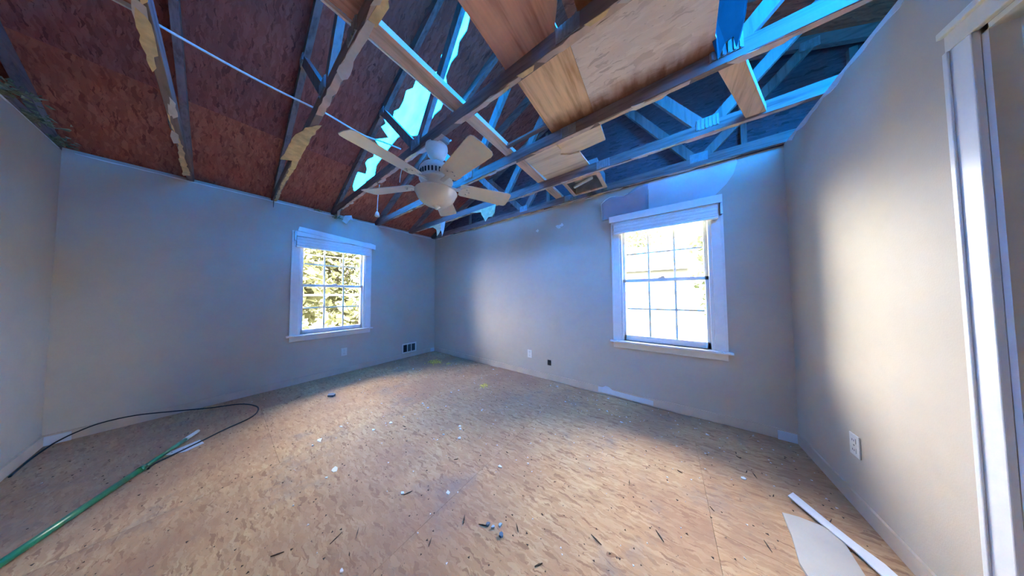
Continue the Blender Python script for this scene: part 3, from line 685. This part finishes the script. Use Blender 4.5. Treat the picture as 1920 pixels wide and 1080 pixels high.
for x, r, lab in ((-3.95, .09, 'grey green insulation by the corner above the left wall'), (-3.55, .10, 'grey green insulation clump over the plain left-hand wall'), (-3.2, .10, 'grey green insulation clump over the left-hand wall at the picture edge')):
    tuft((x, YL-.02, H+.002), r, 'insulation_dirty', lab, 80, .5)
tuft((XA+.05, 1.00, H-.05), .06, 'insulation_dirty', 'green grey insulation clump on the left wall top beside the blue hole', 40, .8)
tuft((XA-.01, .78, H+.002), .06, 'insulation_dirty', 'thin insulation tuft on the left wall top by the paper flap truss', 26, .5)
m = MB().prism([(XA+.02, 1.10, 2.47), (XA+.03, 1.07, 2.37), (XA+.05, 1.12, 2.33), (XA+.06, 1.15, 2.40), (XA+.05, 1.20, 2.43), (XA+.03, 1.19, 2.50)], (.003, 0, 0)).build('paper_scrap', 'paper_grey'); tag(m, 'curled grey paper scrap hanging over the left wall top', 'paper')

# ------------------------------------------------------------------ cables overhead
def cable(name, pts, r, mat, label, cat='cable', n=7):
    # smooth the polyline
    P = [Vector(p) for p in pts]; out = []
    for i in range(len(P)-1):
        p0, p1, p2, p3 = P[max(i-1, 0)], P[i], P[i+1], P[min(i+2, len(P)-1)]
        for k in range(6):
            t = k/6; out.append(.5*((2*p1) + (-p0+p2)*t + (2*p0-5*p1+4*p2-p3)*t*t + (-p0+3*p1-3*p2+p3)*t**3))
    out.append(P[-1])
    return tag(MB().tube(out, r, n).build(name, mat), label, cat)
cable('electrical_cable', [(-2.01, -.24, 2.555), (-2.018, -.06, 2.548), (-2.02, .13, 2.546), (-2.0, .34, 2.545), (-1.99, .42, 2.545), (-2.0, .65, 2.538), (-1.955, .80, 2.54), (-1.93, .93, 2.545)], .0065, 'cable_white', 'white electrical cable strung across the trusses at upper left')
cable('electrical_cable', [(-2.05, 1.0, 2.44), (-2.06, .99, 2.36), (-2.06, .985, 2.30)], .004, 'cable_white', 'short white wire end hanging left of the fan motor')
longwire = cable('electrical_cable', [(-2.55, 1.0, 2.44), (-2.56, .99, 2.30), (-2.56, .985, 2.16)], .004, 'cable_white', 'longer white wire hanging beside the left fan blade')
cable('electrical_cable', [(-1.70, .99, 2.50), (-1.65, .97, 2.47), (-1.58, .99, 2.46), (-1.50, 1.06, 2.47), (-1.45, 1.12, 2.53)], .006, 'cable_white', 'looped wires above the fan canopy')

# ------------------------------------------------------------------ ceiling fan
FX, FY = -1.525, 1.03
fan = tag(empty('ceiling_fan', (FX, FY, 1.94)), 'white five blade ceiling fan with a frosted bowl light', 'ceiling fan')
bx(FX-.11, FX+.11, .989, 1.075, H+.015, H+.055).build('mounting_bracket', 'galv', fan)
MB().lathe(FX, FY, [(.05, 2.456), (.088, 2.452), (.090, 2.43), (.084, 2.405), (.078, 2.40), (.070, 2.365), (.045, 2.338), (.030, 2.330)]).build('canopy', 'fan_white', fan)
MB().lathe(FX, FY, [(.022, 2.335), (.024, 2.30), (.030, 2.285)]).build('downrod', 'fan_white', fan)
motor = MB().lathe(FX, FY, [(.03, 2.30), (.07, 2.293), (.110, 2.272), (.132, 2.245), (.137, 2.225), (.132, 2.215), (.128, 2.165), (.136, 2.155), (.128, 2.138), (.085, 2.125), (.07, 2.10)]).build('motor_housing', 'fan_white', fan)
for k in range(30):
    a = 2*math.pi*k/30; c, s = math.cos(a), math.sin(a)
    MB().bar((FX+.1315*c, FY+.1315*s, 2.172), (FX+.1335*c, FY+.1335*s, 2.208), .011, .005, (-s, c, 0)).build('vent_slot', 'dark', motor)
MB().lathe(FX, FY, [(.07, 2.105), (.09, 2.098), (.095, 2.08), (.12, 2.072), (.150, 2.068), (.155, 2.056)]).build('switch_housing', 'fan_white', fan)
MB().lathe(FX, FY, [(.166, 2.062), (.170, 2.054), (.164, 2.044), (.158, 2.032), (.146, 2.005), (.120, 1.975), (.085, 1.952), (.045, 1.941), (.02, 1.939)], 44).build('light_bowl', 'fan_glass', fan)
MB().lathe(FX, FY, [(.03, 1.944), (.032, 1.936), (.018, 1.928), (.010, 1.915), (.002, 1.912)], 20).build('finial', 'fan_white', fan)
BZ = 2.118
for k in range(5):
    a = math.radians(-82 + 72*k); c, s = math.cos(a), math.sin(a); tilt = math.radians(13)
    def bp(r, t, dz=0.0):
        return (FX + r*c - t*math.cos(tilt)*s, FY + r*s + t*math.cos(tilt)*c, BZ - t*math.sin(tilt) + dz)
    out = [(.19, -.060), (.21, -.072), (.62, -.093), (.648, -.088), (.660, -.070), (.664, 0), (.660, .070), (.648, .088), (.62, .093), (.21, .072), (.19, .060)]
    b = MB().prism([bp(r, t) for r, t in out], (0, 0, .006)).build('blade', 'fan_white', fan, .0015)
    arm = MB()
    arm.prism([bp(r, t, -.004) for r, t in [(.10, -.014), (.20, -.018), (.235, -.042), (.265, -.045), (.268, -.030), (.25, -.010), (.285, -.006), (.285, .006), (.25, .010), (.268, .030), (.265, .045), (.235, .042), (.20, .018), (.10, .014)]], (0, 0, .004))
    arm.bar(bp(.08, 0, .012), bp(.20, 0, -.002), .022, .008, (-s, c, 0)); arm.build('blade_arm', 'fan_white', b)
    sc3 = MB()
    for r, t in ((.25, -.030), (.25, .030), (.275, 0)): 
        p = bp(r, t, -.006); sc3.lathe(p[0], p[1], [(.006, p[2]+.003), (.006, p[2])], 8)
    sc3.build('blade_screws', 'galv', b)
# pull chain fob that hangs in front of the left wall side blade
m = MB().tube([(-2.56, .985, 2.165), (-2.56, .985, 2.13)], .006, 8).tube([(-2.56, .985, 2.135), (-2.56, .985, 2.118), (-2.56, .985, 2.085), (-2.56, .985, 2.075)], [.006, .018, .026, .018], 10)
m.build('fob', 'ivory', longwire)

# ------------------------------------------------------------------ things on the floor
p0, p1 = Vector((-3.235, -.150, .022)), Vector((-2.05, -.722, .022))
pd = (p1-p0).normalized()
pole = tag(empty('extension_pole', ((p0.x+p1.x)/2, (p0.y+p1.y)/2, 0)), 'long green pole with a white tip lying on the floor', 'pole')
MB().tube([p0, p0+pd*.35], .0125, 14).tube([p0+pd*.33, p1], .0165, 14).build('shaft', 'green', pole)
MB().tube([p0-pd*.125, p0-pd*.118, p0-pd*.02, p0+pd*.01], [.006, .012, .0145, .0145], 14).build('tip', 'plaster', pole)
MB().tube([p0+pd*.325, p0+pd*.36], .0185, 14).build('collar', 'green', pole)
cable('floor_cable', [(-3.56, -.805, .006), (-3.80, -.806, .006), (-4.0, -.79, .008), (-4.03, -.76, .03), (-4.052, -.70, .06), (-4.056, -.60, .09), (-4.056, -.45, .086), (-4.045, -.27, .045), (-3.96, -.05, .012), (-3.845, .142, .006), (-3.653, .236, .006), (-3.488, .248, .006), (-3.334, .191, .006), (-3.225, .036, .006), (-3.133, -.069, .006), (-3.045, -.18, .006), (-2.985, -.255, .0065), (-2.925, -.275, .008)], .0055, 'black_rubber', 'black cable looping from the corner round to the green pole')
def sheet(name, pts, th, mat, label, cat, z=0.0005, group=None):
    return tag(MB().prism([(x, y, z) for x, y in pts], (0, 0, th)).build(name, mat), label, cat, group)
sheet('drywall_piece', [(.485, 1.81), (.548, 1.826), (.624, 1.823), (.66, 1.76), (.64, 1.45), (.47, 1.36), (.45, 1.52), (.473, 1.663)], .012, 'drywall_sheet', 'flat grey drywall piece on the floor beside the white strip', 'drywall')
o = MB().prism([(.551, 1.965, .013), (.585, 2.015, .013), (.657, 1.865, .013), (.70, 1.785, .013), (.745, 1.72, .013), (.775, 1.62, .013), (.785, 1.50, .013), (.735, 1.50, .013), (.715, 1.61, .013), (.671, 1.735, .013), (.627, 1.815, .013)], (0, 0, .006)).build('trim_strip', 'trim_white'); tag(o, 'bright white broken trim strip on the floor near the right wall', 'trim strip')
sheet('paper_piece', [(-3.178, -.083), (-3.08, -.060), (-3.03, -.14), (-3.06, -.20), (-3.11, -.25), (-3.14, -.17)], .002, 'primer', 'pale paper scrap on the floor under the green pole', 'paper')
sheet('plastic_scrap', [(-3.32, .78), (-3.27, .76), (-3.22, .80), (-3.25, .83), (-3.30, .82)], .02, 'blue_scrap', 'dark blue scrap on the floor out from the left wall', 'scrap')
for a, lab in ((( -2.356, .50), 'white paper flake on the floor, left of the dark smudge'), ((-1.868, .485), 'bright white angular chip on the near floor')):
    pl = []
    for k in range(7):
        t = k*2*math.pi/7; q = U(.012, .034); pl.append((a[0]+q*math.cos(t)*1.3, a[1]+q*math.sin(t)*.8))
    sheet('paint_flake', pl, .004, 'plaster', lab, 'paint flake')
chips = [(-2.577, 1.065), (-2.157, 1.321), (-1.574, 1.63), (-1.568, 1.609), (-2.973, 2.418), (-3.223, 1.922), (-2.266, 2.593), (-2.07, 2.454), (-2.134, 1.779), (-2.163, 1.687), (-2.198, 1.333), (-2.074, 1.314), (-1.943, 1.446), (-2.115, 1.08), (-2.15, .928), (-2.117, .961), (-2.31, .45), (-1.83, .43), (-1.544, 1.301), (-1.509, 1.278), (-1.569, 1.147), (-1.419, 1.196), (-1.252, 2.574), (-1.164, 2.596), (-.928, 2.277), (-.504, 2.341), (-.359, 2.223), (-.552, 2.632), (-2.431, .669), (-2.13, .818), (-3.56, 1.184), (-3.623, 1.733), (-3.199, 1.88), (-3.354, 1.86), (-1.555, 1.075), (-1.091, .831), (-1.315, .67), (-1.164, .332), (.259, 2.451), (.385, 2.01), (-.814, 1.301), (-.956, 1.165)]
for x, y in chips:
    r = U(.006, .013); pl = []
    for k in range(5):
        t = k*2*math.pi/5 + U(-.4, .4); q = r*U(.5, 1.3); pl.append((x+q*math.cos(t)*1.4, y+q*math.sin(t)))
    sheet('plaster_chip', pl, U(.003, .007), 'plaster', 'small white plaster chip scattered on the floor', 'plaster chip', group='plaster chips on the floor')
dark = [(-1.912, .991), (-1.793, 1.049), (-1.958, 1.005), (-1.261, 1.029), (.407, 2.246), (.415, 2.098), (.449, 2.086), (.403, 2.294), (-1.288, .689), (-1.284, .428), (-1.211, .374), (-1.343, .358), (-1.483, .178), (.365, 1.545), (.183, 1.628), (.49, 1.943), (.672, 1.90), (-.896, .785), (-.482, .851), (-.796, .824), (-3.545, .559), (.053, 1.838), (-.212, 1.549), (-.643, .919), (-.95, .62), (-.3, 1.1), (-.05, 1.3), (-1.0, 1.3)]
for x, y in dark:
    a = U(0, 3.14); L = U(.012, .03); c, s = math.cos(a), math.sin(a); q = U(.0015, .003)
    sheet('wood_splinter', [(x-L*c, y-L*s), (x+q*s, y-q*c), (x+L*c, y+L*s), (x-q*s, y+q*c)], .004, 'splinter', 'thin dark wood splinter on the floor', 'splinter', group='wood splinters on the floor')
for x, y, mt in ((-.743, .847, 'glassbit'), (-.687, .843, 'blue_scrap'), (-.774, .841, 'blue_scrap'), (-.72, .875, 'glassbit')):
    pl = []
    for k in range(6):
        t = k*math.pi/3; q = U(.006, .013); pl.append((x+q*math.cos(t), y+q*math.sin(t)))
    sheet('plastic_bit', pl, .010, mt, 'small blue grey plastic bit in the cluster on the near floor', 'plastic bit', group='blue bits on the near floor')
# fine dirt nobody could count
m = MB()
for k in range(900):
    x, y = U(XA+.05, XR-.05), U(YL+.05, YB-.05); r = U(.002, .006); a = U(0, 6.28)
    m.prism([(x+r*math.cos(a+j*2.09)*U(.6, 1.6), y+r*math.sin(a+j*2.09), .0004) for j in range(3)], (0, 0, .0022))
tag(m.build('dirt_specks', 'splinter'), 'fine dark dirt and grit strewn over the wooden floor', 'dirt', kind='stuff')
m = MB()
for k in range(420):
    x, y = U(XA+.05, XR-.05), YB - abs(random.gauss(0, 1.0)) - .03
    if y < YL+.1: continue
    r = U(.002, .006); a = U(0, 6.28)
    m.prism([(x+r*math.cos(a+j*2.09)*U(.6, 1.6), y+r*math.sin(a+j*2.09), .0004) for j in range(3)], (0, 0, .0025))
tag(m.build('plaster_crumbs', 'plaster'), 'fine white plaster crumbs strewn over the wooden floor', 'plaster dust', kind='stuff')

# ------------------------------------------------------------------ outside
plain('grass', (.05, .05, .03), .9, var=.25, scale=3)
plain('bark', (.04, .03, .022), .9, var=.3)
plain('siding', (.14, .14, .135), .7, var=.04)
plain('shingle', (.17, .17, .18), .9, var=.2)
plain('fence_wood', (.09, .07, .05), .85, var=.2)
plain('house_glass', (.10, .13, .16), .15, spec=.6)
def leafmat(name, col):
    t = NT(name); n = t.noise(t.coord(), 3, 3); c = t.ramp(n, [(.3, tuple(x*.75 for x in col)), (.7, tuple(x*1.2 for x in col))])
    t.done(c, .6, 0, .2)
    tl = t.add('ShaderNodeBsdfTranslucent'); t.put(tl.inputs[0], c)
    mx = t.add('ShaderNodeMixShader'); mx.inputs[0].default_value = .35
    t.put(mx.inputs[1], t.b.outputs[0]); t.put(mx.inputs[2], tl.outputs[0]); t.put(t.out.inputs[0], mx.outputs[0]); MAT[name] = t.m
leafmat('leaf_yellow', (.062, .062, .028)); leafmat('leaf_green', (.05, .06, .03))
GZ = -.45
tag(bx(-60, 60, -60, 70, GZ-.2, GZ).build('ground', 'grass'), kind='structure')
def tree(x, y, h, r, mat, label, n=5200, base=.25):
    t = tag(empty('leafy_tree', (x, y, GZ)), label, 'tree', 'trees outside the windows')
    MB().tube([(x, y, GZ), (x+.05, y, GZ+h*.3), (x-.04, y+.05, GZ+h*.75)], [.16, .12, .05], 9).build('trunk', 'bark', t)
    for k in range(5):
        a = k*1.26 + U(0, .5); z = GZ + h*U(.25, .5)
        MB().tube([(x, y, z), (x+r*.4*math.cos(a), y+r*.4*math.sin(a), z+h*.12), (x+r*.75*math.cos(a), y+r*.75*math.sin(a), z+h*.28)], [.06, .04, .015], 6).build('branch', 'bark', t)
    m = MB(); cl = [(Vector((U(-1, 1), U(-1, 1), U(-1, 1)))) for _ in range(26)]
    for k in range(n):
        c = cl[k % 26]; c = c if c.length < 1 else c.normalized()
        q = Vector((random.gauss(0, .22), random.gauss(0, .22), random.gauss(0, .2))) + c*.85
        p = Vector((x+q.x*r, y+q.y*r, GZ + h*(base + (1-base)*.5) + q.z*h*(1-base)*.5))
        s = U(.10, .21); d = Vector((U(-1, 1), U(-1, 1), U(-1, 1))).normalized(); e_ = d.cross(Vector((U(-1, 1), U(-1, 1), U(-1, 1)))).normalized()
        m.face([p - d*s, p + e_*s*.45, p + d*s, p - e_*s*.45])
    m.build('crown', mat, t)
tree(-9.4, 0.2, 4.2, 1.5, 'leaf_yellow', 'yellow green leafy tree outside the left wall window, at its left side', base=.05)
tree(-9.2, 4.6, 4.4, 1.5, 'leaf_green', 'green leafy tree outside the left wall window, at its right side', base=.12)
tree(-15.2, 3.8, 5.4, 1.8, 'leaf_yellow', 'taller pale tree behind, in the middle of the left wall window', base=.1)
tree(-7.4, 2.2, 1.4, .6, 'leaf_yellow', 'low bright bush outside the left wall window, near the sill', 1200, .0)
tree(-6.6, .75, 1.0, .5, 'leaf_green', 'low bush in the lower left panes of the left wall window', 1000, .0)
tree(2.7, 10.6, 5.0, 1.6, 'leaf_green', 'pale green tree in the upper right panes of the window by the door', base=.18)
tree(-3.5, 24.0, 9.5, 3.2, 'leaf_green', 'tall tree added behind the neighbouring white house to hide bright sky', base=.2)  # added to cover raw bright sky in the window by the door
tree(5.5, 22.5, 9.5, 2.6, 'leaf_green', 'tall tree added at the right end of the neighbouring house to hide sky', base=.15)  # added like the one before, screening the sky from that window
# board fence outside the left window
fe = tag(empty('board_fence', (-19.8, 3, GZ)), 'brown board fence behind the trees outside the left wall window', 'fence')
for k in range(36):
    y = -4 + k*.42; bx(-19.82, -19.80, y, y+.40, GZ, GZ+1.55+U(-.02, .02)).build('board', 'fence_wood', fe)
for z in (.3, 1.2): bx(-19.86, -19.82, -4, 11.1, GZ+z, GZ+z+.09).build('rail', 'fence_wood', fe)
# neighbouring house
hs = tag(empty('neighbour_house', (-3.2, 16, GZ)), 'white neighbouring house with a dark roof seen through the window by the door', 'house')
bx(-8, 1.0, 14.5, 19, GZ, 2.6).build('wall', 'siding', hs)
MB().prism([(-8.4, 14.1, 2.55), (1.4, 14.1, 2.55), (1.4, 16.75, 4.3), (-8.4, 16.75, 4.3)], (0, 0, .12)).build('roof', 'shingle', hs)
MB().prism([(-8.4, 19.4, 2.55), (1.4, 19.4, 2.55), (1.4, 16.75, 4.3), (-8.4, 16.75, 4.3)], (0, 0, .12)).build('roof', 'shingle', hs)
MB().prism([(1.0, 14.5, 2.6), (1.0, 19, 2.6), (1.0, 16.75, 4.1)], (-.05, 0, 0)).build('gable', 'siding', hs)
for x in (-6, -2.9, -.4):
    wn = bx(x-.45, x+.45, 14.45, 14.5, .6, 1.9).build('window', 'trim_white', hs)
    for a, b in ((-.38, -.02), (.02, .38)):
        bx(x+a, x+b, 14.44, 14.45, .68, 1.22).build('pane', 'house_glass', wn); bx(x+a, x+b, 14.44, 14.45, 1.28, 1.82).build('pane', 'house_glass', wn)

for o in bpy.data.objects:
    if '_o' in o: del o['_o']
